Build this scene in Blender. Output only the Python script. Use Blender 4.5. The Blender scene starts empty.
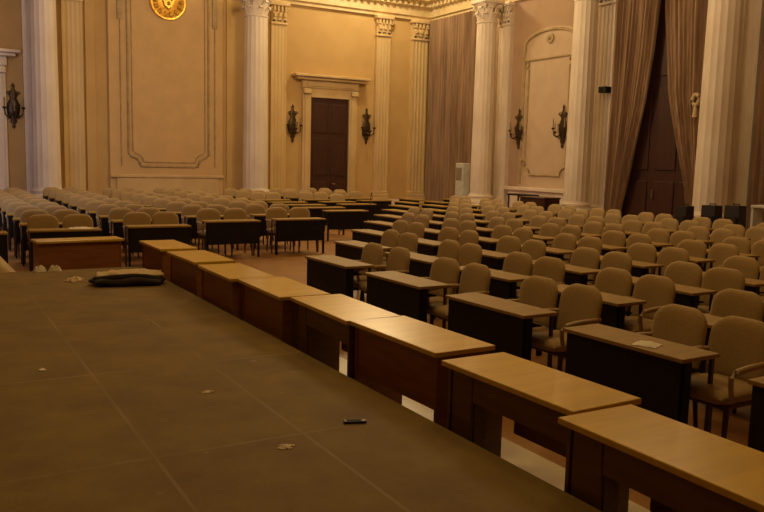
import bpy, bmesh, math, random
from mathutils import Vector, Matrix
random.seed(7)
PI = math.pi
S = bpy.context.scene
C = S.collection

# ---------------------------------------------------------------- materials
def mat(name, col, rough=0.6, col2=None, scale=6.0, detail=4.0, stretch=(1, 1, 1), bump=0.0, metal=0.0,
        spec=0.5, coat=0.0, lo=0.35, hi=0.65, sheen=0.0):
    m = bpy.data.materials.new(name); m.use_nodes = True
    nt = m.node_tree; b = nt.nodes['Principled BSDF']
    b.inputs['Roughness'].default_value = rough
    b.inputs['Metallic'].default_value = metal
    b.inputs['Specular IOR Level'].default_value = spec
    b.inputs['Coat Weight'].default_value = coat
    b.inputs['Sheen Weight'].default_value = sheen
    c1 = (*col, 1)
    b.inputs['Base Color'].default_value = c1
    tc = nt.nodes.new('ShaderNodeTexCoord'); mp = nt.nodes.new('ShaderNodeMapping')
    mp.inputs['Scale'].default_value = stretch
    nt.links.new(tc.outputs['Object'], mp.inputs['Vector'])
    nz = nt.nodes.new('ShaderNodeTexNoise'); nz.inputs['Scale'].default_value = scale; nz.inputs['Detail'].default_value = detail
    nt.links.new(mp.outputs['Vector'], nz.inputs['Vector'])
    if col2 is None: col2 = tuple(c * 0.82 for c in col)
    cr = nt.nodes.new('ShaderNodeValToRGB')
    cr.color_ramp.elements[0].position = lo; cr.color_ramp.elements[1].position = hi
    cr.color_ramp.elements[0].color = (*col2, 1); cr.color_ramp.elements[1].color = c1
    nt.links.new(nz.outputs['Fac'], cr.inputs['Fac'])
    nt.links.new(cr.outputs['Color'], b.inputs['Base Color'])
    if bump:
        bp = nt.nodes.new('ShaderNodeBump'); bp.inputs['Strength'].default_value = bump; bp.inputs['Distance'].default_value = 0.02
        nt.links.new(nz.outputs['Fac'], bp.inputs['Height']); nt.links.new(bp.outputs['Normal'], b.inputs['Normal'])
    return m

M = dict(
    wall_gold=mat('wall_gold', (0.58, 0.385, 0.15), 0.75, (0.53, 0.345, 0.13), 1.2),
    wall_rose=mat('wall_rose', (0.50, 0.34, 0.22), 0.75, (0.45, 0.30, 0.19), 1.2),
    panel=mat('panel_cream', (0.66, 0.44, 0.20), 0.65, (0.60, 0.40, 0.18), 2.0),
    panel_rose=mat('panel_pale', (0.62, 0.47, 0.32), 0.65, (0.57, 0.42, 0.28), 2.0),
    stone=mat('pale_stone', (0.82, 0.72, 0.60), 0.5, (0.70, 0.59, 0.47), 1.6, 6, (1, 1, .5)),
    stone_warm=mat('warm_stone', (0.68, 0.50, 0.25), 0.5, (0.58, 0.41, 0.19), 1.6, 6, (1, 1, .5)),
    moulding=mat('moulding', (0.50, 0.37, 0.19), 0.6, (0.38, 0.27, 0.13), 5.0),
    cornice=mat('cornice', (0.72, 0.56, 0.30), 0.6, (0.62, 0.46, 0.22), 3.0),
    ceiling=mat('ceiling_paint', (0.75, 0.62, 0.42), 0.8),
    darkwood=mat('dark_door_wood', (0.062, 0.018, 0.008), 0.45, (0.035, 0.012, 0.006), 3.0, 6, (6, 6, .6), .1),
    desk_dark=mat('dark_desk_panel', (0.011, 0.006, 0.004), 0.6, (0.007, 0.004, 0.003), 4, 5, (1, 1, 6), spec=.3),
    desk_top=mat('desk_top_veneer', (0.33, 0.205, 0.035), 0.6, (0.27, 0.16, 0.026), 3.0, 6, (8, 1, 1)),
    honey=mat('honey_veneer', (0.64, 0.42, 0.02), 0.30, (0.56, 0.35, 0.016), 2.2, 6, (9, 1, 1), 0, 0, .5, .25),
    redwood=mat('reddish_veneer', (0.27, 0.105, 0.028), 0.45, (0.20, 0.075, 0.02), 2.2, 6, (1, 1, 9)),
    brownwood=mat('brown_veneer', (0.17, 0.085, 0.025), 0.45, (0.12, 0.058, 0.018), 2.2, 6, (1, 1, 9)),
    edge=mat('table_edge', (0.20, 0.095, 0.022), 0.4),
    fabric=mat('beige_upholstery', (0.40, 0.275, 0.12), 0.9, (0.34, 0.23, 0.095), 60, 3, bump=.15, sheen=.2),
    arm=mat('arm_pad', (0.42, 0.30, 0.16), 0.6, (0.36, 0.25, 0.13), 20),
    leg=mat('chair_leg_wood', (0.075, 0.032, 0.015), 0.45),
    floor=mat('hall_floor', (0.40, 0.205, 0.065), 0.35, (0.29, 0.135, 0.042), 1.3, 6, bump=.02),
    marble=mat('marble_border', (0.72, 0.62, 0.46), 0.4, (0.55, 0.46, 0.33), 2.4, 7),
    bronze=mat('bronze', (0.10, 0.065, 0.03), 0.4, (0.05, 0.03, 0.015), 14, metal=.6),
    candle=mat('candle_glass', (0.30, 0.24, 0.15), 0.4),
    gold=mat('gilt', (0.85, 0.52, 0.10), 0.32, (0.60, 0.32, 0.05), 9, metal=.75),
    curtain=mat('curtain_cloth', (0.31, 0.185, 0.10), 0.85, (0.20, 0.115, 0.06), 2.5, 5, (3, 3, .25), sheen=.3),
    curtain_light=mat('drape_cloth', (0.38, 0.245, 0.15), 0.85, (0.24, 0.145, 0.085), 2.5, 5, (3, 5, .25), sheen=.3),
    white=mat('white_plastic', (0.62, 0.62, 0.56), 0.5),
    black=mat('black_case', (0.02, 0.016, 0.014), 0.5),
    paper=mat('paper', (0.80, 0.74, 0.60), 0.8),
    beigecloth=mat('beige_cloth', (0.60, 0.46, 0.27), 0.9, (0.50, 0.37, 0.20), 12),
    coat=mat('dark_cloth', (0.022, 0.013, 0.008), 0.9, (0.012, 0.008, 0.005), 14, bump=.2),
    metal=mat('worn_metal', (0.45, 0.36, 0.2), 0.35, metal=1.0),
)

def stage_material():
    m = bpy.data.materials.new('stage_carpet'); m.use_nodes = True
    nt = m.node_tree; N = nt.nodes; Lk = nt.links; b = N['Principled BSDF']
    b.inputs['Roughness'].default_value = 0.8
    tc = N.new('ShaderNodeTexCoord'); sp = N.new('ShaderNodeSeparateXYZ'); Lk.new(tc.outputs['Object'], sp.inputs[0])
    # wobble the seams very slightly
    def mth(op, a, bb=None, c=None):
        n = N.new('ShaderNodeMath'); n.operation = op
        for i, v in enumerate((a, bb, c)):
            if v is None: continue
            if isinstance(v, (int, float)): n.inputs[i].default_value = v
            else: Lk.new(v, n.inputs[i])
        return n.outputs[0]
    def seam(coord, off, per, w):
        t = mth('ADD', coord, -off + 50 * per)
        t = mth('MODULO', t, per)
        t = mth('SUBTRACT', t, per / 2); t = mth('ABSOLUTE', t); t = mth('SUBTRACT', per / 2, t)
        return mth('LESS_THAN', t, w)
    sx = seam(sp.outputs[0], 1.02, 0.86, 0.010); sy = seam(sp.outputs[1], 4.10, 1.80, 0.011)
    s = mth('MAXIMUM', sx, sy)
    n0 = N.new('ShaderNodeTexNoise'); n0.inputs['Scale'].default_value = 0.9; n0.inputs['Detail'].default_value = 2
    Lk.new(tc.outputs['Object'], n0.inputs['Vector'])
    wear = N.new('ShaderNodeMapRange'); wear.inputs[1].default_value = .38; wear.inputs[2].default_value = .62
    wear.inputs[3].default_value = .0; wear.inputs[4].default_value = .6
    Lk.new(n0.outputs['Fac'], wear.inputs[0])
    s = mth('MULTIPLY', s, wear.outputs[0])
    n1 = N.new('ShaderNodeTexNoise'); n1.inputs['Scale'].default_value = 2.2; n1.inputs['Detail'].default_value = 7; n1.inputs['Roughness'].default_value = .65
    Lk.new(tc.outputs['Object'], n1.inputs['Vector'])
    cr = N.new('ShaderNodeValToRGB')
    cr.color_ramp.elements[0].position = .32; cr.color_ramp.elements[1].position = .72
    cr.color_ramp.elements[0].color = (0.140, 0.078, 0.009, 1); cr.color_ramp.elements[1].color = (0.215, 0.142, 0.018, 1)
    Lk.new(n1.outputs['Fac'], cr.inputs['Fac'])
    # small pale scuffs and lint
    n2 = N.new('ShaderNodeTexNoise'); n2.inputs['Scale'].default_value = 7.0; n2.inputs['Detail'].default_value = 6
    Lk.new(tc.outputs['Object'], n2.inputs['Vector'])
    sc = N.new('ShaderNodeMapRange'); sc.inputs[1].default_value = .70; sc.inputs[2].default_value = .76; sc.inputs[4].default_value = .6
    Lk.new(n2.outputs['Fac'], sc.inputs[0])
    s = mth('MAXIMUM', s, sc.outputs[0])
    mx = N.new('ShaderNodeMixRGB'); Lk.new(s, mx.inputs[0]); Lk.new(cr.outputs[0], mx.inputs[1])
    mx.inputs[2].default_value = (0.26, 0.20, 0.10, 1)
    Lk.new(mx.outputs[0], b.inputs['Base Color'])
    bp = N.new('ShaderNodeBump'); bp.inputs['Strength'].default_value = .25; bp.inputs['Distance'].default_value = .01
    n3 = N.new('ShaderNodeTexNoise'); n3.inputs['Scale'].default_value = 90
    Lk.new(tc.outputs['Object'], n3.inputs['Vector'])
    Lk.new(n3.outputs['Fac'], bp.inputs['Height']); Lk.new(bp.outputs['Normal'], b.inputs['Normal'])
    return m
M['stage'] = stage_material()

# ---------------------------------------------------------------- mesh helpers
class MB:
    def __init__(s): s.bm = bmesh.new()
    def _faces(s, co, faces):
        vs = [s.bm.verts.new(c) for c in co]
        for f in faces:
            try: s.bm.faces.new([vs[i] for i in f])
            except ValueError: pass
        return vs
    def box(s, x0, x1, y0, y1, z0, z1, bev=0.0, seg=2, mtx=None):
        t = bmesh.new(); bmesh.ops.create_cube(t, size=1)
        for v in t.verts:
            v.co = Vector(((x0 + x1) / 2 + v.co.x * (x1 - x0), (y0 + y1) / 2 + v.co.y * (y1 - y0), (z0 + z1) / 2 + v.co.z * (z1 - z0)))
        if bev: bmesh.ops.bevel(t, geom=t.edges[:], offset=bev, segments=seg, affect='EDGES', profile=.5)
        s.merge(t, mtx); return s
    def merge(s, t, mtx=None):
        t.verts.ensure_lookup_table(); t.verts.index_update()
        co = [(mtx @ v.co) if mtx else v.co.copy() for v in t.verts]
        fs = [[v.index for v in f.verts] for f in t.faces]
        s._faces(co, fs); t.free()
    def prism(s, poly, z0, z1, mtx=None, top=1.0, centre=(0, 0)):
        n = len(poly)
        co = [Vector((x, y, z0)) for x, y in poly] + [Vector((centre[0] + (x - centre[0]) * top, centre[1] + (y - centre[1]) * top, z1)) for x, y in poly]
        if mtx: co = [mtx @ c for c in co]
        s._faces(co, [list(range(n))[::-1], list(range(n, 2 * n))] + [[i, (i + 1) % n, n + (i + 1) % n, n + i] for i in range(n)])
        return s
    def lathe(s, prof, n=24, mtx=None, closed=True):
        co = []; F = []
        for r, z in prof:
            for i in range(n):
                a = 2 * PI * i / n; co.append(Vector((r * math.cos(a), r * math.sin(a), z)))
        if mtx: co = [mtx @ c for c in co]
        for k in range(len(prof) - 1):
            for i in range(n):
                F.append([k * n + i, k * n + (i + 1) % n, (k + 1) * n + (i + 1) % n, (k + 1) * n + i])
        if closed:
            F.append(list(range(n))[::-1]); F.append([(len(prof) - 1) * n + i for i in range(n)])
        s._faces(co, F); return s
    def tube(s, pts, r, n=8, mtx=None, loop=False):
        pts = [Vector(p) for p in pts]; m = len(pts); co = []; F = []
        rs = r if isinstance(r, (list, tuple)) else [r] * m
        up = Vector((0, 0, 1))
        for k, p in enumerate(pts):
            if loop: d = pts[(k + 1) % m] - pts[k - 1]
            else: d = pts[min(k + 1, m - 1)] - pts[max(k - 1, 0)]
            d.normalize()
            ref = up if abs(d.z) < .9 else Vector((0.3, 1, 0)).normalized()
            a = d.cross(ref).normalized(); b = a.cross(d).normalized()
            for i in range(n):
                t = 2 * PI * i / n + PI / n
                co.append(p + (a * math.cos(t) + b * math.sin(t)) * rs[k])
        if mtx: co = [mtx @ c for c in co]
        for k in range(m if loop else m - 1):
            k2 = (k + 1) % m
            for i in range(n):
                F.append([k * n + i, k * n + (i + 1) % n, k2 * n + (i + 1) % n, k2 * n + i])
        if not loop: F.append(list(range(n))[::-1]); F.append([(m - 1) * n + i for i in range(n)])
        s._faces(co, F); return s
    def cushion(s, hw, z0, z1, base, tf, tb, nu=12, nv=12, mtx=None, pw=4.0):
        """soft slab standing in the xz plane; hw(v) half width, base(x,z) its middle y, tf / tb thickness to front / back"""
        co = []; F = []
        for side in (0, 1):
            for j in range(nv + 1):
                v = j / nv; vv = .5 - .5 * math.cos(PI * v)
                z = z0 + (z1 - z0) * vv
                for i in range(nu + 1):
                    uu = -math.cos(PI * i / nu)
                    x = uu * hw(vv)
                    e = max(0., 1 - abs(uu) ** pw) ** .5 * max(0., 1 - abs(2 * vv - 1) ** (pw * 1.6)) ** .5
                    y = base(x, z) + (-tf * e if side == 0 else tb * e)
                    co.append(Vector((x, y, z)))
        if mtx: co = [mtx @ c for c in co]
        W = nu + 1; O = W * (nv + 1)
        for j in range(nv):
            for i in range(nu):
                a = j * W + i
                F.append([a, a + 1, a + W + 1, a + W]); F.append([O + a, O + a + W, O + a + W + 1, O + a + 1])
        s._faces(co, F); return s
    def build(s, name, m, parent=None, loc=None, rz=0, smooth=None):
        bmesh.ops.remove_doubles(s.bm, verts=s.bm.verts[:], dist=1e-5)
        bmesh.ops.recalc_face_normals(s.bm, faces=s.bm.faces[:])
        me = bpy.data.meshes.new(name); s.bm.to_mesh(me); s.bm.free()
        me.materials.append(m)
        if smooth is not None:
            for p in me.polygons: p.use_smooth = True
            try: me.set_sharp_from_angle(angle=math.radians(smooth))
            except Exception: pass
        o = bpy.data.objects.new(name, me); C.objects.link(o)
        if parent: o.parent = parent
        if loc is not None: o.location = loc
        o.rotation_euler.z = rz
        return o

def tag(o, label=None, cat=None, group=None, kind=None):
    if label: o['label'] = label
    if cat: o['category'] = cat
    if group: o['group'] = group
    if kind: o['kind'] = kind
    return o
def thing(name, loc, rz=0, label=None, cat=None, group=None):
    o = bpy.data.objects.new(name, None); C.objects.link(o); o.location = loc; o.rotation_euler.z = rz
    o.empty_display_size = .2
    return tag(o, label, cat, group)
def dup(o, parent=None):
    c = o.copy(); C.objects.link(c)
    if parent: c.parent = parent
    for ch in list(o.children): dup(ch, c)
    return c

# ---------------------------------------------------------------- room dimensions
XW, YW, XN, YN, ZC = 18.0, 27.4, -12.0, -8.0, 10.4

def struct(o): o['kind'] = 'structure'; return o
struct(MB().box(XN, XW, YN, YW, -.2, 0).build('floor', M['floor']))
struct(MB().box(XN, XW, YN, YW, ZC, ZC + .2).build('ceiling', M['ceiling']))
struct(MB().box(XN - .3, XW + .3, YW, YW + .3, -.2, ZC + .2).build('wall_left', M['wall_gold']))
struct(MB().box(XW, XW + .3, YN - .3, YW, -.2, ZC + .2).build('wall_right', M['wall_rose']))
struct(MB().box(XN - .3, XN, YN - .3, YW, -.2, ZC + .2).build('wall_rear', M['wall_gold']))
struct(MB().box(XN, XW, YN - .3, YN, -.2, ZC + .2).build('wall_near', M['wall_gold']))
struct(MB().box(2.695, 3.60, -2.0, 12.6, 0.0, 0.012).build('trim_1', M['marble']))

# cornice with its steps, one run per wall
CP = [(0, 7.52), (.12, 7.52), (.12, 7.62), (.20, 7.66), (.20, 7.95), (.30, 8.0), (.34, 8.12), (.62, 8.20), (.62, 8.42), (.78, 8.52), (.80, 8.66), (0, 8.66)]
def cornice(axis):
    mb = MB(); n = len(CP)
    if axis == 'y':   # on the left wall, running along x
        a = [Vector((XN, YW - o, z)) for o, z in CP]; b = [Vector((XW - o, YW - o, z)) for o, z in CP]
    else:
        a = [Vector((XW - o, YN, z)) for o, z in CP]; b = [Vector((XW - o, YW - o, z)) for o, z in CP]
    mb._faces(a + b, [list(range(n)), list(range(n, 2 * n))[::-1]] + [[i, (i + 1) % n, n + (i + 1) % n, n + i] for i in range(n)])
    # dentils
    L0, L1 = (XN, XW - .4) if axis == 'y' else (YN, YW - .4)
    k = 0; t = L1
    while t > 2 and k < 90:
        if axis == 'y': mb.box(t - .12, t, YW - .42, YW - .3, 8.0, 8.14)
        else: mb.box(XW - .42, XW - .3, t - .12, t, 8.0, 8.14)
        t -= .26; k += 1
    return mb
struct(cornice('y').build('trim_2', M['cornice'])); struct(cornice('x').build('trim_3', M['cornice']))
# plinth band along each wall
struct(MB().box(XN, XW, YW - .06, YW, 0, .45).build('baseboard_left', M['stone']))
struct(MB().box(XW - .06, XW, YN, YW - .06, 0, .45).build('baseboard_right', M['stone']))

# ---------------------------------------------------------------- mouldings on the walls
def wl(x, z, o=0.0): return Vector((x, YW - o, z))          # point on the left wall
def wr(y, z, o=0.0): return Vector((XW - o, y, z))          # point on the right wall
# big central slab of the left wall, its dado and moulded frames
mb = MB(); mb.box(5.42, 9.28, YW - .10, YW, .45, 7.52, .02)
struct(mb.build('trim_4', M['panel']))
mb = MB(); mb.box(5.62, 9.10, YW - .16, YW - .10, .45, 1.22, .015)
mb.box(5.42, 9.28, YW - .20, YW - .10, 1.22, 1.32, .02)
struct(mb.build('trim_5', M['stone_warm']))
def notch(x0, x1, z0, z1, q):
    P = []
    def arc(cx, cz, a0, a1): 
        for i in range(7):
            a = math.radians(a0 + (a1 - a0) * i / 6); P.append((cx + q * math.cos(a), cz + q * math.sin(a)))
    P.append((x0, z1)); P.append((x0, z0 + q + .12)); P.append((x0 + .08, z0 + q + .06))
    arc(x0 + .08, z0 + .02, 90, 0) 
    P.append((x0 + q + .22, z0)); P.append((x1 - q - .22, z0))
    arc(x1 - .08, z0 + .02, 180, 90)
    P.append((x1 - .08, z0 + q + .06)); P.append((x1, z0 + q + .12)); P.append((x1, z1))
    return P
mb = MB()
mb.tube([wl(x, z, .11) for x, z in notch(6.03, 8.76, 1.60, 7.5, .30)], .045, 6)
mb.tube([wl(x, z, .11) for x, z in notch(6.16, 8.63, 1.74, 7.5, .26)], .022, 6)
for x in (5.80, 8.98):
    mb.tube([wl(x, 1.6, .11), wl(x, 7.5, .11)], .03, 6)
    mb.box(x - .09, x + .09, YW - .15, YW - .10, 6.35, 7.5, .01)
struct(mb.build('trim_6', M['moulding'], smooth=40))
# dark reveal strips either side of the central slab are narrow pilaster strips
for nm, x0, x1 in (('trim_7', 4.72, 5.02), ('trim_8', 9.42, 9.62)):
    struct(MB().box(x0, x1, YW - .07, YW, .45, 7.52, .01).build(nm, M['wall_gold']))

# arched panel of the right wall
cy = 20.25
mb = MB()
pts = [(cy + 1.35, .45)]
for i in range(17):
    a = PI * i / 16; pts.append((cy + 1.35 * math.cos(a), 5.95 + .50 * math.sin(a)))
pts.append((cy - 1.35, .45))
poly = [wr(y, z, .05) for y, z in pts]; n = len(poly)
mb._faces(poly + [wr(y, z, 0) for y, z in pts], [list(range(n))] + [[i, (i + 1) % n, n + (i + 1) % n, n + i] for i in range(n)])
struct(mb.build('trim_9', M['panel_rose']))
mb = MB()
arch = [(cy + 1.22, 1.30), (cy + 1.22, 5.35), (cy + 1.30, 5.45), (cy + 1.22, 5.75)]
for i in range(1, 16):
    a = PI * i / 16; arch.append((cy + 1.22 * math.cos(a), 5.92 + .44 * math.sin(a)))
arch += [(cy - 1.22, 5.75), (cy - 1.30, 5.45), (cy - 1.22, 5.35), (cy - 1.22, 1.30)]
mb.tube([wr(y, z, .07) for y, z in arch], .045, 6)
inner = []
def cor(cyy, czz, q, a0, a1):
    for i in range(6):
        a = math.radians(a0 + (a1 - a0) * i / 5); inner.append((cyy + q * math.cos(a), czz + q * math.sin(a)))
cor(cy + 1.02, 1.62, .28, 90, 180)
inner[-6:] = inner[-6:]
cor(cy - 1.02, 1.62, .28, 0, 90)
cor(cy - .98, 5.45, .30, 270, 180)
cor(cy + .98, 5.45, .30, 0, -90)
mb.tube([wr(y, z, .07) for y, z in inner], .032, 6, loop=True)
for s in (-1, 1):   # acanthus scroll pieces at the spring of the arch and at the panel foot
    for z, q in ((5.30, .16), (2.0, .15)):
        mb.tube([wr(cy + s * (1.08 + .10 * math.cos(t)), z + q * math.sin(t) * (1 - t / 9), .08) for t in [i * .6 for i in range(9)]], .028, 6)
struct(mb.build('trim_10', M['moulding'], smooth=40))
mb = MB()   # rosette over the panel
for i in range(8):
    a = i * PI / 4
    mb.lathe([(.0, 0), (.07, .02), (.075, .05), (.0, .07)], 8, Matrix.Translation(wr(cy + .10 * math.cos(a), 6.08 + .10 * math.sin(a), .05)) @ Matrix.Rotation(-PI / 2, 4, 'Y'), False)
mb.lathe([(.06, 0), (.06, .08), (.03, .11)], 10, Matrix.Translation(wr(cy, 6.08, .05)) @ Matrix.Rotation(-PI / 2, 4, 'Y'))
struct(mb.build('trim_11', M['moulding'], smooth=40))
mb = MB(); mb.box(XW - .16, XW - .05, cy - 1.45, cy + 1.75, .45, 1.08, .015); mb.box(XW - .26, XW - .05, cy - 1.5, cy + 1.85, 1.08, 1.20, .02)
struct(mb.build('trim_12', M['stone']))

# ---------------------------------------------------------------- doors
def door(name, xc, half, h, casing):
    mb = MB(); mb.box(xc - half, xc + half, YW - .05, YW + .0, 0, h)
    for k, (z0, z1) in enumerate(((.25, 1.15), (1.35, 2.75), (2.95, h - .2))):
        for s in (-1, 1):
            a, b = sorted((xc + s * .08, xc + s * (half - .12)))
            mb.box(a, b, YW - .075, YW - .05, z0, z1, .02)
    d = struct(mb.build(name, M['darkwood']))
    hd = MB(); hd.tube([(xc + .12, YW - .06, 1.05), (xc + .12, YW - .13, 1.05), (xc + .26, YW - .13, 1.05)], .015, 8)
    hd.build('door_handle', M['metal'], d, smooth=40)
    c = MB()
    for s in (-1, 1):
        a, b = sorted((xc + s * half, xc + s * (half + .34)))
        c.box(a, b, YW - .14, YW, 0, h + .34, .02)
        a, b = sorted((xc + s * (half + .06), xc + s * (half + .26)))
        c.box(a, b, YW - .18, YW - .14, .5, h + .1, .02)
        a, b = sorted((xc + s * (half + .05), xc + s * (half + .34)))
        c.box(a, b, YW - .26, YW - .14, h + .12, h + .30, .02)
        c.box(a, b, YW - .22, YW - .14, 0, .4, .02)
    c.box(xc - half, xc + half, YW - .14, YW, h, h + .34, .02)
    c.box(xc - half - .38, xc + half + .38, YW - .18, YW, h + .34, h + .62, .02)
    c.box(xc - half - .20, xc + half + .20, YW - .21, YW - .18, h + .40, h + .56, .015)
    c.box(xc - half - .62, xc + half + .62, YW - .32, YW, h + .62, h + .72, .02)
    c.box(xc - half - .76, xc + half + .76, YW - .44, YW, h + .72, h + .82, .025)
    return d, c
d1, c1 = door('door_1', 13.47, .80, 4.25, None); struct(c1.build('trim_13', M['stone_warm']))
d2, c2 = door('door_2', 1.23, .80, 4.25, None); struct(c2.build('trim_14', M['stone']))
# tall dark doorway behind the parted drape
mb = MB(); mb.box(XW - .06, XW, 13.9, 17.5, 0, 6.9)
for s in (0, 1):
    for z0, z1 in ((.3, 1.6), (1.9, 4.2), (4.5, 6.6)):
        for a in (.15, .98):
            y0 = 13.95 + s * 1.78 + a; mb.box(XW - .10, XW - .06, y0, y0 + .70, z0, z1, .02)
d3 = struct(mb.build('door_3', M['darkwood']))
hd = MB(); hd.tube([(XW - .1, 15.6, 1.1), (XW - .17, 15.6, 1.1), (XW - .17, 15.6, 1.35), (XW - .1, 15.6, 1.35)], .018, 8); hd.build('door_handle', M['metal'], d3)

# ---------------------------------------------------------------- columns and pilasters
ZT = 7.52
def flute_poly(R, n=16, d=.09):
    P = []
    for i in range(n):
        for k in range(5):
            t = k / 5; a = 2 * PI * (i + t) / n
            dep = 0 if k == 0 else math.sin(PI * (t)) * d * .38
            P.append((R * (1 - dep) * math.cos(a), R * (1 - dep) * math.sin(a)))
    return P
def capital(mb, R, z0, z1):
    h = z1 - z0
    mb.lathe([(R * .9, z0), (R * 1.04, z0 + .02), (R * 1.04, z0 + .06), (R * .86, z0 + .09), (R * .84, z0 + h * .5), (R * 1.0, z0 + h * .78), (R * 1.18, z0 + h * .86)], 20)
    q = R * 1.22
    mb.box(-q, q, -q, q, z0 + h * .86, z1, .02)
    for row, (n, zb, zt, r0) in enumerate(((8, z0 + .06, z0 + h * .45, R * .9), (8, z0 + .08, z0 + h * .70, R * .93))):
        for i in range(n):
            a = 2 * PI * (i + .5 * row) / n; w = R * .30
            m = Matrix.Rotation(a, 4, 'Z')
            L = [(r0, zb), (r0 + .03, zb + (zt - zb) * .5), (r0 + .09, zt - .02), (r0 + .15, zt), (r0 + .16, zt - .06)]
            for k in range(len(L) - 1):
                (ra, za), (rb, zb2) = L[k], L[k + 1]; wa = w * (1 - .12 * k); wb = w * (1 - .12 * (k + 1))
                mb._faces([m @ Vector(v) for v in ((ra, -wa, za), (ra, wa, za), (rb, wb, zb2), (rb, -wb, zb2), (ra - .04, -wa, za), (ra - .04, wa, za), (rb - .04, wb, zb2), (rb - .04, -wb, zb2))],
                          [[0, 1, 2, 3], [7, 6, 5, 4], [0, 3, 7, 4], [1, 5, 6, 2]])
    for i in range(4):
        a = PI / 4 + i * PI / 2; m = Matrix.Rotation(a, 4, 'Z')
        mb.tube([m @ Vector((R * 1.12 + .09 * (1 - t / 9) * math.cos(t), 0, z0 + h * .72 + .09 * (1 - t / 9) * math.sin(t))) for t in [j * .7 for j in range(11)]], R * .09, 6)
def column(x, y, R, label, m, rz=0):
    t = thing('fluted_column', (x, y, 0), 0, label, 'column', 'fluted columns along the walls')
    mb = MB(); q = R * 1.32
    mb.box(-q, q, -q, q, 0, .55, .02)
    mb.lathe([(R * 1.28, .55), (R * 1.34, .60), (R * 1.28, .68), (R * 1.12, .70), (R * 1.10, .76), (R * 1.18, .79), (R * 1.16, .84), (R * 1.04, .86), (R * 1.0, .92)], 24)
    mb.build('base', m, t, smooth=35)
    MB().prism(flute_poly(R), .90, 6.76, top=.90).build('shaft', m, t)
    cb = MB(); capital(cb, R * .92, 6.74, ZT); cb.build('capital', m, t, smooth=40)
    return t
def pilaster(x, y, W, wall, label, m, depth=.16, flutes=4):
    """wall 'L' lies on the left wall (faces -y), 'R' on the right wall (faces -x)"""
    rz = 0 if wall == 'L' else -PI / 2
    t = thing('pilaster', (x - (.004 if wall == 'R' else 0), y - (.004 if wall == 'L' else 0), 0), rz, label, 'pilaster', 'flat pilasters along the walls')
    h = W / 2; dp = depth
    mb = MB(); mb.box(-h * 1.18, h * 1.18, -dp - .08, 0, 0, .55, .02); mb.box(-h * 1.12, h * 1.12, -dp - .05, 0, .55, .68, .03); mb.box(-h * 1.06, h * 1.06, -dp - .02, 0, .68, .78, .02)
    mb.build('base', m, t)
    P = [(-h, 0), (-h, -dp)]
    fw_ = W / (flutes + .6)
    for i in range(flutes):
        c = -h + .3 * fw_ + (i + .5) * fw_; r = fw_ * .36
        for k in range(7):
            a = PI - PI * k / 6; P.append((c + r * math.cos(a), -dp + r * .22 * math.sin(a)))
    P += [(h, -dp), (h, 0)]
    MB().prism(P, .78, 6.76).build('shaft', m, t)
    cb = MB(); cb.box(-h * .98, h * .98, -dp, 0, 6.76, 7.40); cb.box(-h * 1.08, h * 1.08, -dp - .05, 0, 6.74, 6.82, .01); cb.box(-h * 1.22, h * 1.22, -dp - .16, 0, 7.38, ZT, .02)
    for row, (n, zt) in enumerate(((3, 7.05), (4, 7.25))):
        for i in range(n):
            c = -h * .95 + (i + .5) * (h * 1.9) / n
            for k, (o, zz, ww) in enumerate(((0.0, 6.84, .9), (.03, (6.84 + zt) / 2, .8), (.09, zt, .55))):
                w = W / n * .42 * ww
                cb.box(c - w, c + w, -dp - .03 - o, -dp, zz - .06, zz + (zt - 6.84) / 2 - .02, .008, 1)
    for s in (-1, 1):
        cb.tube([(s * (h * 1.02 + .07 * (1 - j * .08) * math.cos(j * .7)), -dp - .07, 7.24 + .08 * (1 - j * .08) * math.sin(j * .7)) for j in range(11)], .025, 6)
    cb.build('capital', m, t, smooth=40)
    return t

column(3.38, YW - .85, .42, 'pale fluted column left of the gilt emblem panel, near the photo edge', M['stone'])
pilaster(3.20, YW, .66, 'L', 'pale pilaster behind the leftmost column, beside the bronze wall light', M['stone'])
pilaster(4.32, YW, .62, 'L', 'warm yellowish pilaster just right of the leftmost column', M['stone_warm'])
column(10.21, YW - .85, .44, 'pale fluted column between the gilt emblem panel and the small dark door', M['stone'])
pilaster(11.35, YW, .60, 'L', 'warm yellowish pilaster left of the bronze light beside the small dark door', M['stone_warm'])
pilaster(15.70, YW, .62, 'L', 'slim pilaster right of the small dark door', M['stone_warm'])
pilaster(17.38, YW, .72, 'L', 'pilaster in the far corner beside the closed brown curtain', M['stone_warm'])
column(17.15, 22.65, .38, 'fluted column between the closed brown curtain and the arched panel', M['stone'])
pilaster(XW, 22.5, .62, 'R', 'pilaster left of the arched panel, behind the column', M['stone'])
column(17.15, 17.87, .38, 'fluted column between the arched panel and the parted drape', M['stone'])
pilaster(XW, 17.68, .72, 'R', 'pilaster left of the parted drape, carrying a small black box', M['stone'])
column(17.15, 13.1, .45, 'broad fluted column right of the parted drape, behind the black cases', M['stone'])
pilaster(XW, 13.0, .78, 'R', 'pilaster right of the broad fluted column, near the right photo edge', M['stone'])

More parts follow.
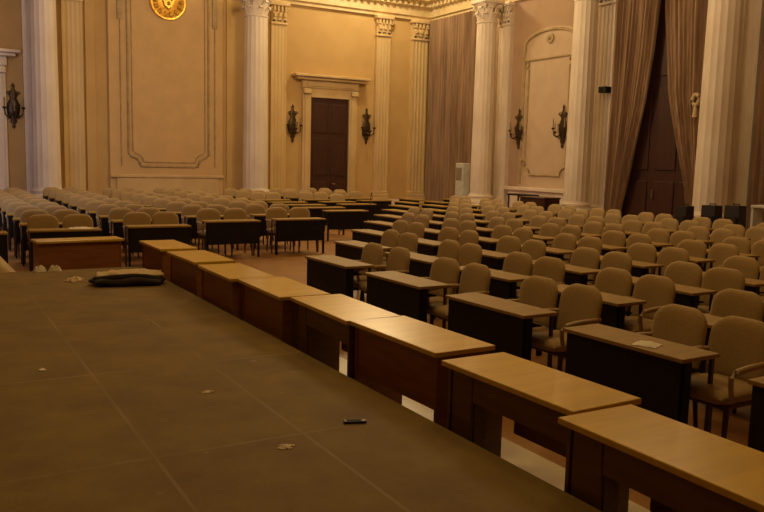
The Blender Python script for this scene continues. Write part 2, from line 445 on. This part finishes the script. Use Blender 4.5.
# ---------------------------------------------------------------- wall lights
def sconce(loc, rz, label):
    t = thing('wall_sconce', loc, rz, label, 'wall light', 'ornate bronze wall lights'); t.scale = (1.15, 1.0, 1.12)
    mb = MB()
    prof = [(0, -.62), (.05, -.56), (.03, -.50), (.09, -.42), (.06, -.34), (.14, -.22), (.17, -.05), (.13, .12), (.08, .22), (.12, .32), (.07, .42), (.03, .50), (.05, .56), (0, .64)]
    mb.lathe([(max(r, .004), z) for r, z in prof], 14, Matrix.Translation((0, -.03, 0)) @ Matrix.Diagonal((1, .42, 1, 1)), True)
    for s in (-1, 1):   # leaf scrolls on the plate
        for zc in (-.30, .02, .34):
            mb.tube([(s * (.10 + .07 * (1 - j * .08) * math.cos(j * .75)), -.05, zc + .07 * (1 - j * .08) * math.sin(j * .75)) for j in range(10)], .016, 6)
    mb.build('backplate', M['bronze'], t, smooth=50)
    for k, (ax, az) in enumerate(((-.21, .0), (.21, .0), (0, -.12))):
        a = MB(); yy = -.10 if k < 2 else -.26
        a.tube([(ax * .2, -.06, -.22), (ax * .6, yy - .04, -.30), (ax * 1.0, yy - .08, -.24), (ax * 1.1, yy - .10, -.08 + az)], [.022, .018, .016, .014], 8)
        a.lathe([(.008, -.09 + az), (.05, -.06 + az), (.055, -.03 + az), (.02, -.02 + az)], 12, Matrix.Translation((ax * 1.1, yy - .10, 0)))
        ar = a.build('arm', M['bronze'], t, smooth=50)
        cn = MB(); cn.lathe([(.016, -.03 + az), (.016, .13 + az), (.022, .15 + az), (.018, .20 + az), (.003, .24 + az)], 10, Matrix.Translation((ax * 1.1, yy - .10, 0)))
        cn.build('candle_tube', M['candle'], ar, smooth=50)
    return t
sconce((2.57, YW, 3.38), 0, 'bronze wall light at the left photo edge, beside the leftmost pilaster')
sconce((11.97, YW, 3.25), 0, 'bronze wall light left of the small dark door')
sconce((15.08, YW, 3.28), 0, 'bronze wall light right of the small dark door')
sconce((XW - .07, 21.60, 3.17), -PI / 2, 'bronze wall light left of the arched panel centre')
sconce((XW - .07, 19.42, 3.20), -PI / 2, 'bronze wall light right of the arched panel centre, next to the column')

# gilt emblem
em = thing('gilt_emblem', (7.37, YW - .10, 7.08), 0, 'round gilt relief emblem high on the central wall panel', 'emblem')
RX = Matrix.Rotation(PI / 2, 4, 'X')
MB().lathe([(.60, 0), (.62, .03), (.60, .06), (.54, .07), (.50, .05), (0.001, .05)], 32, RX).build('medallion', M['gold'], em, smooth=40)
mb = MB()
for i in range(14):
    a = 2 * PI * i / 14
    mb.lathe([(.001, .05), (.09, .06), (.07, .11), (.001, .13)], 8, RX @ Matrix.Rotation(a, 4, 'Z') @ Matrix.Translation((.44, 0, 0)) @ Matrix.Diagonal((1.2, .8, 1, 1)), False)
mb.build('leaf_wreath', M['gold'], em, smooth=40)
mb = MB()
sh = [(-.20, .22), (.20, .22), (.22, .0), (.14, -.18), (0, -.28), (-.14, -.18), (-.22, .0)]
mb.prism(sh, .05, .13, RX, .85)
for a in (-.11, .11): mb.lathe([(.001, .12), (.05, .13), (.001, .17)], 8, RX @ Matrix.Translation((a, .06, 0)), False)
mb.lathe([(.001, .12), (.07, .13), (.001, .18)], 8, RX @ Matrix.Translation((0, -.08, 0)), False)
mb.build('shield', M['gold'], em, smooth=40)

# ---------------------------------------------------------------- curtains
def drape(name, x, ya, edge, z0, z1, folds, m, amp=.09, nz=26, ny=150):
    """hangs in the plane x, from fixed side ya to edge(z)"""
    mb = MB(); co = []; F = []
    for side in (0, 1):
        for k in range(nz + 1):
            z = z0 + (z1 - z0) * k / nz; yb = edge(z)
            for i in range(ny + 1):
                t = i / ny
                ph = t * folds * 2 * PI
                xx = x - amp * (math.sin(ph) * .7 + .3 * math.sin(ph * 2.3 + 1) ) * (.75 + .25 * math.sin(k * .3 + i * .05)) + side * .012
                co.append(Vector((xx, ya + (yb - ya) * t, z)))
    W = ny + 1; O = W * (nz + 1)
    for k in range(nz):
        for i in range(ny):
            a = k * W + i; F.append([a, a + 1, a + W + 1, a + W]); F.append([O + a, O + a + W, O + a + W + 1, O + a + 1])
    for k in range(nz):
        for i in (0, ny):
            a = k * W + i; F.append([a, a + W, O + a + W, O + a])
    for i in range(ny):
        a = i; F.append([a, a + 1, O + a + 1, O + a]); a = nz * W + i; F.append([a, a + 1, O + a + 1, O + a])
    mb._faces(co, F)
    return mb.build(name, m, smooth=70)
def interp(tbl):
    def f(z):
        if z <= tbl[0][0]: return tbl[0][1]
        for (a, b), (c, d) in zip(tbl, tbl[1:]):
            if z <= c: return b + (d - b) * (z - a) / (c - a)
        return tbl[-1][1]
    return f
tag(drape('curtain', 17.72, 27.05, lambda z: 23.75, .03, 7.5, 15, M['curtain'], .09), 'closed brown pleated curtain in the far corner of the hall', 'curtain')
tag(drape('curtain', 17.62, 17.14, interp([(.5, 16.62), (2.0, 16.25), (3.8, 15.85), (5.2, 15.68), (7.5, 15.52)]), .03, 7.5, 10, M['curtain_light'], .10),
    'left half of the parted brown drape, drawn aside at the bottom', 'curtain')
tag(drape('curtain', 17.62, 13.75, interp([(.5, 14.12), (1.6, 14.35), (2.5, 14.68), (3.9, 15.08), (6.2, 15.38), (7.5, 15.44)]), .03, 7.5, 9, M['curtain_light'], .10),
    'right half of the parted brown drape, beside the broad column', 'curtain')
tag(drape('curtain', 17.72, 12.45, lambda z: 10.2, .03, 7.5, 9, M['curtain'], .08), 'brown curtain cut off by the right photo edge', 'curtain')
tb = MB(); tb.tube([(17.48, 14.05 + .10 * math.cos(a), 3.75 + .14 * math.sin(a)) for a in [i * PI / 5 for i in range(10)]], .05, 8, loop=True)
tb.tube([(17.46, 14.03, 3.6), (17.45, 14.03, 3.3)], [.03, .07], 8)
tag(tb.build('curtain_tieback', M['beigecloth'], smooth=50), 'pale tasselled tieback at the edge of the right drape', 'tieback')

# ---------------------------------------------------------------- stage
st = MB(); st.box(-7.0, 2.695, -6.0, 11.5, 0, .40, .01, 1)
tag(st.build('stage', M['stage']), 'low olive-brown carpeted stage with pale panel seams', 'stage')

# ---------------------------------------------------------------- honey coloured tables around the stage
def wood_table(loc, rz, label, style, L=1.16, D=.51):
    """local +x along the table (towards its left end seen from the stage), local -y faces the stage"""
    t = thing('wooden_table', loc, rz, label, 'table', 'honey-topped tables around the stage')
    H = .75
    tp = MB(); tp.box(0, L, 0, D, H - .035, H, .006, 2); tp.build('tabletop', M['honey'], t)
    body = M['brownwood'] if style == 'cabinet' else M['redwood']
    for x in (.03, L - .055): MB().box(x, x + .025, .04, D - .03, .012, H - .035, .002, 1).build('side_panel', body, t)
    if style == 'cabinet':
        x0 = .27
        MB().box(x0, L - .056, .05, .07, H - .21, H - .036, .002, 1).build('apron', body, t)
        MB().box(.056, x0, .07, .17, .06, H - .037, .002, 1).build('cabinet', body, t)
        MB().box(.065, x0 - .008, .048, .068, .07, H - .05, .004, 1).build('cabinet_door', body, t)
        MB().box(x0 + .001, L - .056, D - .12, D - .10, .29, H - .037, .002, 1).build('back_panel', M['redwood'], t)
    else:
        MB().box(.055, L - .055, .05, .07, .335 if style == 'gap' else .30, H - .036, .002, 1).build('front_panel', body, t)
    return t
def wood_row():
    rows = [(2.70, 2.86, 'cabinet', -.6, 'honey-topped wooden table nearest the camera, cut by the right photo edge'),
            (2.81, 4.05, 'cabinet', 1.2, 'second honey-topped table from the camera, with an open knee space'),
            (2.85, 5.38, 'gap', 1.5, 'third honey-topped table from the camera, with a reddish front panel'),
            (2.85, 6.53, 'cabinet', -1.5, 'fourth honey-topped table from the camera, with a dark cabinet and small knee space'),
            (2.78, 7.72, 'gap', -1.0, 'fifth honey-topped table from the camera, along the stage edge'),
            (2.72, 8.90, 'gap', -.8, 'sixth honey-topped table from the camera, along the stage edge'),
            (2.73, 10.28, 'plain', 1.0, 'seventh honey-topped table from the camera, before the last one of the row'),
            (2.71, 11.70, 'plain', .5, 'farthest honey-topped table of the stage-edge row, by the stage corner')]
    for xn, yl, style, tilt, label in rows:
        # rz = -90deg sends local +x to -y and local -y to -x
        wood_table((xn, yl, 0), -PI / 2 + math.radians(tilt), label, style)
wood_row()
tw = wood_table((1.36, 11.93, 0), math.radians(5), 'reddish wooden table standing alone across the left end of the stage', 'plain', 1.22, .42)

# ---------------------------------------------------------------- chairs
def make_chair():
    t = thing('conference_chair', (0, 0, 0))
    # backrest
    def hw(v): return .252 * math.sqrt(max(0, 1 - max(0, (v - .62) / .38) ** 3.0 * .80)) * (1 - max(0, (.35 - v) / .35) * .05)
    mb = MB(); mb.cushion(hw, .50, .945, lambda x, z: .205 + (z - .50) * .16 - .5 * x * x, .05, .045, 14, 18)
    mb.build('backrest', M['fabric'], t, smooth=60)
    # seat : cushion laid flat
    mtx = Matrix.Translation((0, .0, 0)) @ Matrix(((1, 0, 0, 0), (0, 0, -1, 0), (0, 1, 0, .475), (0, 0, 0, 1)))
    mb = MB(); mb.cushion(lambda v: .245 * (1 - max(0, (v - .8) / .2) ** 2 * .08), -.22, .26, lambda x, z: 0, .065, .055, 12, 10, mtx)
    mb.build('seat', M['fabric'], t, smooth=60)
    for s in (-1, 1):
        mb = MB()
        mb.tube([(s * .235, .23, .68), (s * .255, .10, .682), (s * .258, -.06, .675), (s * .256, -.17, .66), (s * .25, -.21, .63), (s * .245, -.20, .56), (s * .24, -.17, .45)],
                [.02, .022, .023, .022, .02, .018, .018], 8)
        mb.build('armrest', M['arm'], t, smooth=60)
    for sx in (-1, 1):
        for sy in (-1, 1):
            MB().tube([(sx * .20, .02 + sy * .18, .42), (sx * .215, .02 + sy * .215, .0)], [.022, .015], 8).build('leg', M['leg'], t, smooth=50)
    fr = MB(); fr.box(-.20, .20, -.18, .22, .385, .425, .008, 1); fr.build('seat_frame', M['leg'], t)
    return t
chair0 = make_chair(); chair_used = [False]
NCH = [0]
def place_chair(x, y, rz, label, group):
    if not chair_used[0]: c = chair0; chair_used[0] = True
    else: c = dup(chair0)
    c.location = (x, y, 0); c.rotation_euler.z = rz + random.uniform(-.05, .05)
    tag(c, label, 'chair', group); NCH[0] += 1
    return c

# ---------------------------------------------------------------- dark desks
def make_desk(L=1.11, D=.39):
    """centre at origin of the front edge; local -y is the front panel"""
    t = thing('conference_desk', (0, 0, 0)); H = .74; h = L / 2
    MB().box(-h, h, 0, D, H - .03, H, .006, 2).build('desktop', M['desk_top'], t)
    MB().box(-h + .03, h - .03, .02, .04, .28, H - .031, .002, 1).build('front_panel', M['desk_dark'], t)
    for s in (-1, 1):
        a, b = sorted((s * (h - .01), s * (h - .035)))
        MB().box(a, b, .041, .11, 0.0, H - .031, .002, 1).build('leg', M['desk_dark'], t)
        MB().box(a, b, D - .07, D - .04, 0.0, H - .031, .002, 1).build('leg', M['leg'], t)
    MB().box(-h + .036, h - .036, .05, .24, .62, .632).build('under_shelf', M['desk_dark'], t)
    return t
desk0 = make_desk(); desk_used = [False]; NDK = [0]
def place_desk(x, y, rz, label, group):
    if not desk_used[0]: d = desk0; desk_used[0] = True
    else: d = dup(desk0)
    d.location = (x, y, 0); d.rotation_euler.z = rz
    tag(d, label, 'desk', group); NDK[0] += 1
    return d

# ---- camera (used below only to leave out seats that the photo cannot show)
CAMF, CAMP, CAMR, CAMA, EYE = 793.0, math.radians(6.9), math.radians(1.4), math.radians(59.8), 2.0
fwd = Vector((math.cos(CAMA) * math.cos(CAMP), math.sin(CAMA) * math.cos(CAMP), -math.sin(CAMP)))
rgt = Vector((math.sin(CAMA), -math.cos(CAMA), 0)); upv = rgt.cross(fwd)
rgt2 = rgt * math.cos(CAMR) + upv * math.sin(CAMR); up2 = upv * math.cos(CAMR) - rgt * math.sin(CAMR)
def px(x, y, z):
    d = Vector((x, y, z - EYE)); w = d.dot(fwd)
    return 382 + CAMF * d.dot(rgt2) / w

ORD = ['front', 'second', 'third', 'fourth', 'fifth', 'sixth', 'seventh', 'eighth', 'ninth', 'tenth', 'eleventh', 'twelfth', 'thirteenth', 'fourteenth']
POS = ['first', 'second', 'third', 'fourth', 'fifth', 'sixth', 'seventh', 'eighth', 'ninth', 'tenth', 'eleventh', 'twelfth', 'thirteenth', 'fourteenth',
       'fifteenth', 'sixteenth', 'seventeenth', 'eighteenth', 'nineteenth', 'twentieth', 'twenty-first', 'twenty-second', 'twenty-third', 'twenty-fourth', 'twenty-fifth', 'twenty-sixth']
OV = {}
OV.update({(0, 0, 0): (5.03, 3.49), (0, 0, 1): (5.01, 4.02), (0, 1, 0): (5.03, 5.09), (0, 1, 1): (5.01, 5.62), (0, 2, 0): (5.01, 6.62), (0, 2, 1): (4.99, 7.14), (0, 3, 0): (5.04, 8.22), (0, 3, 1): (4.97, 8.75),
           (1, 0, 1): (6.16, 4.34), (1, 0, 0): (6.18, 3.80), (1, 1, 0): (6.18, 5.28), (1, 1, 1): (6.19, 5.82), (1, 2, 0): (6.18, 6.78), (1, 2, 1): (6.16, 7.31), (1, 3, 1): (6.19, 8.80)})
# right hand block: rows parallel to the stage edge, facing it
for k in range(9):
    seats = []; desks = []
    for j in range(-3, 4 + k):
        yd = 3.97 + (1.605 if k == 0 else 1.56) * j + .14 * k; xd = 4.29 + 1.197 * k
        if px(xd, yd + .55, .6) < 775: desks.append((xd, yd))
        for b in (0, 1):
            x, y = 5.0 + 1.197 * k, 3.60 + 1.53 * j + .53 * b + .135 * k
            if (k, j, b) in OV: x, y = OV[(k, j, b)]
            if px(x, y + .25, .8) > 775: continue
            if k >= 5 and y / x > 1.42: continue
            seats.append((x, y))
    desks.sort(key=lambda q: -q[1]); seats.sort(key=lambda q: -q[1])
    for i, (x, y) in enumerate(desks):
        place_desk(x, y, -PI / 2 + .03, 'dark-fronted desk with tan top, %s from the left in the %s row facing the stage' % (POS[i], ORD[k]), 'dark-fronted desks in rows facing the stage')
    for i, (x, y) in enumerate(seats):
        place_chair(x - .25, y, -PI / 2, 'beige upholstered armchair, %s from the left in the %s row facing the stage' % (POS[i], ORD[k]), 'beige armchairs in rows facing the stage')
# left hand block: desks face the camera
COLS = [(.58, 13.45, 1), (2.03, 13.75, 10), (3.65, 14.10, 10), (5.30, 14.90, 9), (6.83, 15.08, 9), (9.10, 17.30, 7), (10.75, 19.80, 5), (12.35, 21.6, 4)]
CN = ['at the left photo edge', 'behind the lone wooden table', 'second from left', 'third from left', 'fourth from left', 'nearest the small door', 'nearest the slim pilaster', 'nearest the far corner']
for ci, (xc, y0, n) in enumerate(COLS):
    for k in range(n):
        yd = y0 + 1.2 * k + .03 * (k % 2)
        if yd > 26.0: continue
        if px(xc + .55, yd, .7) > 0:
            place_desk(xc, yd, 0, 'dark-fronted desk facing the camera, %s in the file %s' % (ORD[k], CN[ci]), 'dark-fronted desks facing the camera')
        if ci == 0: continue
        for b in (-1, 1):
            x, y = xc + b * .27 + random.uniform(-.02, .02), yd + .60 + random.uniform(-.02, .02)
            if ci >= 5 and y < 22.6 and not (ci == 6 and k == 1 and b == 1): continue
            if y > 26.6 or px(x + .25, y, .8) < 2: continue
            place_chair(x, y - .12, 0, 'beige armchair, %s seat of %s desk, file %s' % ('left' if b < 0 else 'right', ORD[k], CN[ci]), 'beige armchairs facing the camera')
# one more dark desk near the far corner curtain
place_desk(15.4, 21.9, -PI / 2, 'dark desk standing alone before the closed corner curtain', 'dark-fronted desks in rows facing the stage')

# ---------------------------------------------------------------- things along the right wall
wb = thing('white_cabinet', (16.9, 23.4, 0), -PI / 2, 'tall slim white appliance before the closed corner curtain', 'appliance')
MB().box(-.22, .22, -.17, .17, .06, 1.96, .03, 3).build('body', M['white'], wb)
MB().box(-.17, .17, -.185, -.17, 1.35, 1.80, .01, 1).build('air_grille', M['candle'], wb)
MB().box(-.20, .20, -.15, .15, 0, .06).build('plinth', M['black'], wb)
def equipment(x, y, w, h, label, rz=-PI / 2):
    t = thing('equipment_case', (x, y, 0), rz, label, 'equipment case', 'black cases standing before the right wall columns')
    MB().prism([(-w / 2, -.18), (w / 2, -.18), (w / 2 * .8, .18), (-w / 2 * .8, .18)], .0, h, top=.86).build('body', M['black'], t)
    MB().box(-w / 2 * .72, w / 2 * .72, -.20, -.172, .12, h * .8, .01, 1).build('grille', M['coat'], t)
    MB().tube([(-.08, 0, h - .01), (-.08, 0, h + .035), (.08, 0, h + .035), (.08, 0, h - .01)], .012, 6).build('handle', M['black'], t)
    return t
equipment(15.9, 12.85, .34, 1.08, 'black case before the dark opening of the parted drape')
equipment(15.9, 12.10, .42, 1.14, 'black case before the broad fluted column')
equipment(15.9, 11.48, .42, 1.17, 'black case before the pilaster near the right photo edge')
# pale stand
ps = thing('side_stand', (15.9, 10.75, 0), -PI / 2, 'pale white stand beside the black case at the right photo edge', 'stand')
MB().box(-.24, .24, -.2, .2, 1.16, 1.22, .01, 1).build('top', M['white'], ps)
for sx in (-1, 1): MB().box(sx * .21 - .03, sx * .21 + .03, -.17, .17, 0, 1.16, .005, 1).build('leg', M['white'], ps)
MB().box(-.18, .18, -.1, .1, .5, .54).build('shelf', M['white'], ps)
# low table and dark crate by the arched panel
lt = thing('side_table', (16.6, 19.7, 0), -PI / 2, 'low dark-topped table under the arched panel', 'table')
MB().box(-.5, .5, -.25, .25, .98, 1.03, .008, 1).build('top', M['desk_dark'], lt)
for sx in (-1, 1):
    for sy in (-1, 1): MB().box(sx * .44 - .025, sx * .44 + .025, sy * .2 - .02, sy * .2 + .02, 0, .98).build('leg', M['leg'], lt)
cr = thing('wooden_crate', (16.0, 18.2, 0), -PI / 2, 'dark brown crate right of the low table, under the arched panel', 'crate')
MB().box(-.55, .55, -.3, .3, 0, .97, .01, 1).build('body', M['darkwood'], cr)
MB().box(-.57, .57, -.32, .32, .97, 1.02, .01, 1).build('lid', M['darkwood'], cr)
# small black box on the pilaster
bb = thing('wall_box', (XW - .24, 17.40, 4.13), -PI / 2, 'small black box fixed high on the pilaster left of the parted drape', 'wall box')
MB().box(-.14, .14, -.28, 0, 0, .18, .01, 1).build('housing', M['black'], bb)
MB().tube([(0, -.28, .09), (0, -.32, .09)], .05, 12).build('lens', M['coat'], bb)

# ---------------------------------------------------------------- small loose things
def sheet(name, cx, cy, z, w, h, rz, m, label, cat, lump=.01, group=None, nx=8, ny=8, edge=.0):
    """a thin crumpled sheet with some thickness"""
    mb = MB(); co = []; F = []
    rnd = [[random.uniform(0, 1) for _ in range(nx + 1)] for _ in range(ny + 1)]
    for side in (0, 1):
        for j in range(ny + 1):
            for i in range(nx + 1):
                u = i / nx - .5; v = j / ny - .5
                e = 1 if 0 < i < nx and 0 < j < ny else .35
                jx = (rnd[j][i] - .5) * edge; jy = (rnd[j][nx - i] - .5) * edge
                zz = (.001 if side else .003 + lump * rnd[j][i] * e + lump * .6 * e * math.cos(u * PI) * math.cos(v * PI))
                co.append(Vector((u * w + jx, v * h + jy, zz)))
    W = nx + 1; O = W * (ny + 1)
    for j in range(ny):
        for i in range(nx):
            a = j * W + i; F.append([a, a + 1, a + W + 1, a + W]); F.append([O + a, O + a + W, O + a + W + 1, O + a + 1])
    for j in range(ny):
        for i in (0, nx): a = j * W + i; F.append([a, a + W, O + a + W, O + a])
    for i in range(nx):
        for j in (0, ny): a = j * W + i; F.append([a, a + 1, O + a + 1, O + a])
    mb._faces(co, F)
    o = mb.build(name, m, None, (cx, cy, z), rz, 50); return tag(o, label, cat, group)
sheet('paper_sheet', 4.42, 3.82, .74, .16, .17, .4, M['paper'], 'crumpled white paper on the front-row desk behind the second wooden table', 'paper', .015)
sheet('paper_sheet', 2.28, 13.95, .74, .38, .22, .05, M['paper'], 'white papers on the dark desk behind the lone wooden table', 'paper', .02)
# cloth heap on the floor beyond the stage, falling away to the right
mb = MB(); n = 12; top = []; bot = []
for jj in range(n + 1):
    for ii in range(n + 1):
        u, v = ii / n, jj / n
        hgt = .85 * (1 - max(0, (u - .25) / .75) ** 1.3) * (.55 + .45 * math.sin(PI * min(1, v * .8 + .1))) + .03 * random.random()
        if ii == 0 or jj in (0, n): hgt *= .75
        top.append(Vector((.20 + 1.12 * u, 12.05 + .80 * v, .02 + hgt))); bot.append(Vector((.20 + 1.12 * u, 12.05 + .80 * v, .001)))
W_ = n + 1; O_ = W_ * W_; F = []
for jj in range(n):
    for ii in range(n):
        a = jj * W_ + ii; F.append([a, a + 1, a + W_ + 1, a + W_]); F.append([O_ + a, O_ + a + W_, O_ + a + W_ + 1, O_ + a + 1])
for k in range(n):
    for a, b in ((k, k + 1), (n * W_ + k, n * W_ + k + 1), (k * W_, (k + 1) * W_), (k * W_ + n, (k + 1) * W_ + n)): F.append([a, b, O_ + b, O_ + a])
mb._faces(top + bot, F)
tag(mb.build('floor_cloth', M['beigecloth'], smooth=60), 'beige cloth heaped on the floor beyond the stage, left photo edge', 'cloth')
sheet('paper_scrap', 1.33, 11.40, .40, .15, .10, .3, M['paper'], 'crumpled white paper at the stage edge, left one of two', 'paper', .06)
sheet('paper_scrap', 1.52, 11.39, .40, .16, .09, -.2, M['paper'], 'crumpled white paper at the stage edge, right one of two', 'paper', .06)
sheet('paper_scrap', .72, 6.18, .40, .045, .05, .2, M['paper'], 'tiny white scrap lying on the left of the stage', 'paper', .008, None, 3, 3)
sheet('paper_scrap', 1.70, 3.93, .40, .06, .07, .8, M['moulding'], 'pale torn scrap lying on the stage carpet near the camera', 'paper', .006, None, 5, 5, .03)
sheet('paper_scrap', 1.63, 5.13, .40, .08, .05, .2, M['moulding'], 'pale scuffed scrap in the middle of the stage', 'paper', .003, None, 5, 5, .03)
# dark bag with pale clothes on top, at the far side of the stage
cl = thing('folded_coat', (2.17, 9.98, .40), math.radians(-10), 'dark folded coat lying flat at the far side of the stage', 'coat')
mb = MB(); mtx = Matrix(((1, 0, 0, 0), (0, 0, -1, 0), (0, 1, 0, .05), (0, 0, 0, 1)))
mb.cushion(lambda v: .42 * (1 - .1 * math.sin(v * 9)), -.22, .26, lambda x, z: .01 * math.sin(x * 14), .055, .05, 16, 10, mtx); mb.build('body', M['coat'], cl, smooth=60)
mb = MB(); mb.tube([(-.40, -.10, .08), (-.20, -.16, .10), (.05, -.12, .11), (.22, -.16, .10), (.40, -.08, .06)], [.02, .04, .035, .04, .02], 8); mb.build('sleeve', M['coat'], cl, smooth=60)
cl2 = sheet('pale_garment', 2.22, 10.08, .503, .78, .36, -.2, M['beigecloth'], 'pale beige garment thrown over the dark coat on the stage', 'garment', .045, None, 10, 8, .03)
sheet('pale_garment', 1.62, 10.42, .40, .20, .16, .5, M['beigecloth'], 'small pale rag beside the dark coat, left of it', 'rag', .04)
rc = thing('remote_control', (2.24, 4.13, .40), math.radians(-20), 'small dark remote control lying on the stage carpet', 'remote control')
MB().box(-.07, .07, -.022, .022, .001, .016, .005, 2).build('body', M['black'], rc)
MB().box(-.05, .04, -.010, .010, .0161, .018).build('keypad', M['coat'], rc)
# small objects on the far desks
bt = thing('microphone', (11.2, 19.98, .74), 0, 'slim dark microphone on the desk towards the slim pilaster', 'microphone')
MB().lathe([(.05, 0), (.05, .02), (.02, .03)], 12).build('foot', M['black'], bt)
MB().tube([(0, 0, .02), (0, -.02, .2), (0, -.08, .32)], [.008, .008, .018], 8).build('stem', M['black'], bt)

# ---------------------------------------------------------------- light
def area(name, loc, size, power, col, rot=(0, 0, 0), sy=None):
    l = bpy.data.lights.new(name, 'AREA'); l.energy = power; l.color = col
    l.shape = 'RECTANGLE' if sy else 'SQUARE'; l.size = size
    if sy: l.size_y = sy
    o = bpy.data.objects.new(name, l); C.objects.link(o); o.location = loc; o.rotation_euler = rot; return o
def point(name, loc, power, col, r=.5):
    l = bpy.data.lights.new(name, 'POINT'); l.energy = power; l.color = col; l.shadow_soft_size = r
    o = bpy.data.objects.new(name, l); C.objects.link(o); o.location = loc; return o
WARM = (1.0, .72, .36)  # unseen overhead lamps, placed above the view to light the hall warmly
point('overhead_light', (10.5, 18.5, 7.4), 520, WARM, .7)
point('overhead_light', (3.5, 18.0, 7.6), 180, (1.0, .68, .36), .7)
point('overhead_light', (12.5, 10.5, 8.0), 150, (1.0, .70, .38), .7)  # added to brighten the right wall pilasters that the columns shade
point('overhead_light', (7.5, 7.0, 7.4), 120, (1.0, .64, .26), .7)
point('overhead_light', (2.0, 6.0, 7.4), 170, (1.0, .70, .26), .7)
point('assumed_cove_light', (14.6, 25.0, 9.3), 330, (1.0, .80, .46), .3)  # assumed unseen lamp above the cornice, brightens the far corner
area('assumed_daylight', (-2.0, 16.0, 3.6), 1.6, 120, (.65, .72, 1.0), (math.radians(90), 0, math.radians(-28)), 3.0)  # assumed daylight on the leftmost column; unseen area lamp, no window is built

w = bpy.data.worlds.new('World'); S.world = w; w.use_nodes = True
w.node_tree.nodes['Background'].inputs[0].default_value = (1.0, .7, .4, 1); w.node_tree.nodes['Background'].inputs[1].default_value = .02

# ---------------------------------------------------------------- camera
cd = bpy.data.cameras.new('Camera'); cam = bpy.data.objects.new('Camera', cd); C.objects.link(cam)
cd.sensor_fit = 'HORIZONTAL'; cd.sensor_width = 36; cd.lens = CAMF / 764 * 36; cd.clip_start = .05; cd.clip_end = 200
R = Matrix((rgt2, up2, -fwd)).transposed().to_4x4()
cam.matrix_world = Matrix.Translation((0, 0, EYE)) @ R
S.camera = cam
S.view_settings.view_transform = 'Standard'; S.view_settings.look = 'None'; S.view_settings.gamma = 1
S.view_settings.use_curve_mapping = False; S.view_settings.exposure = 0.5
print('chairs', NCH[0], 'desks', NDK[0])
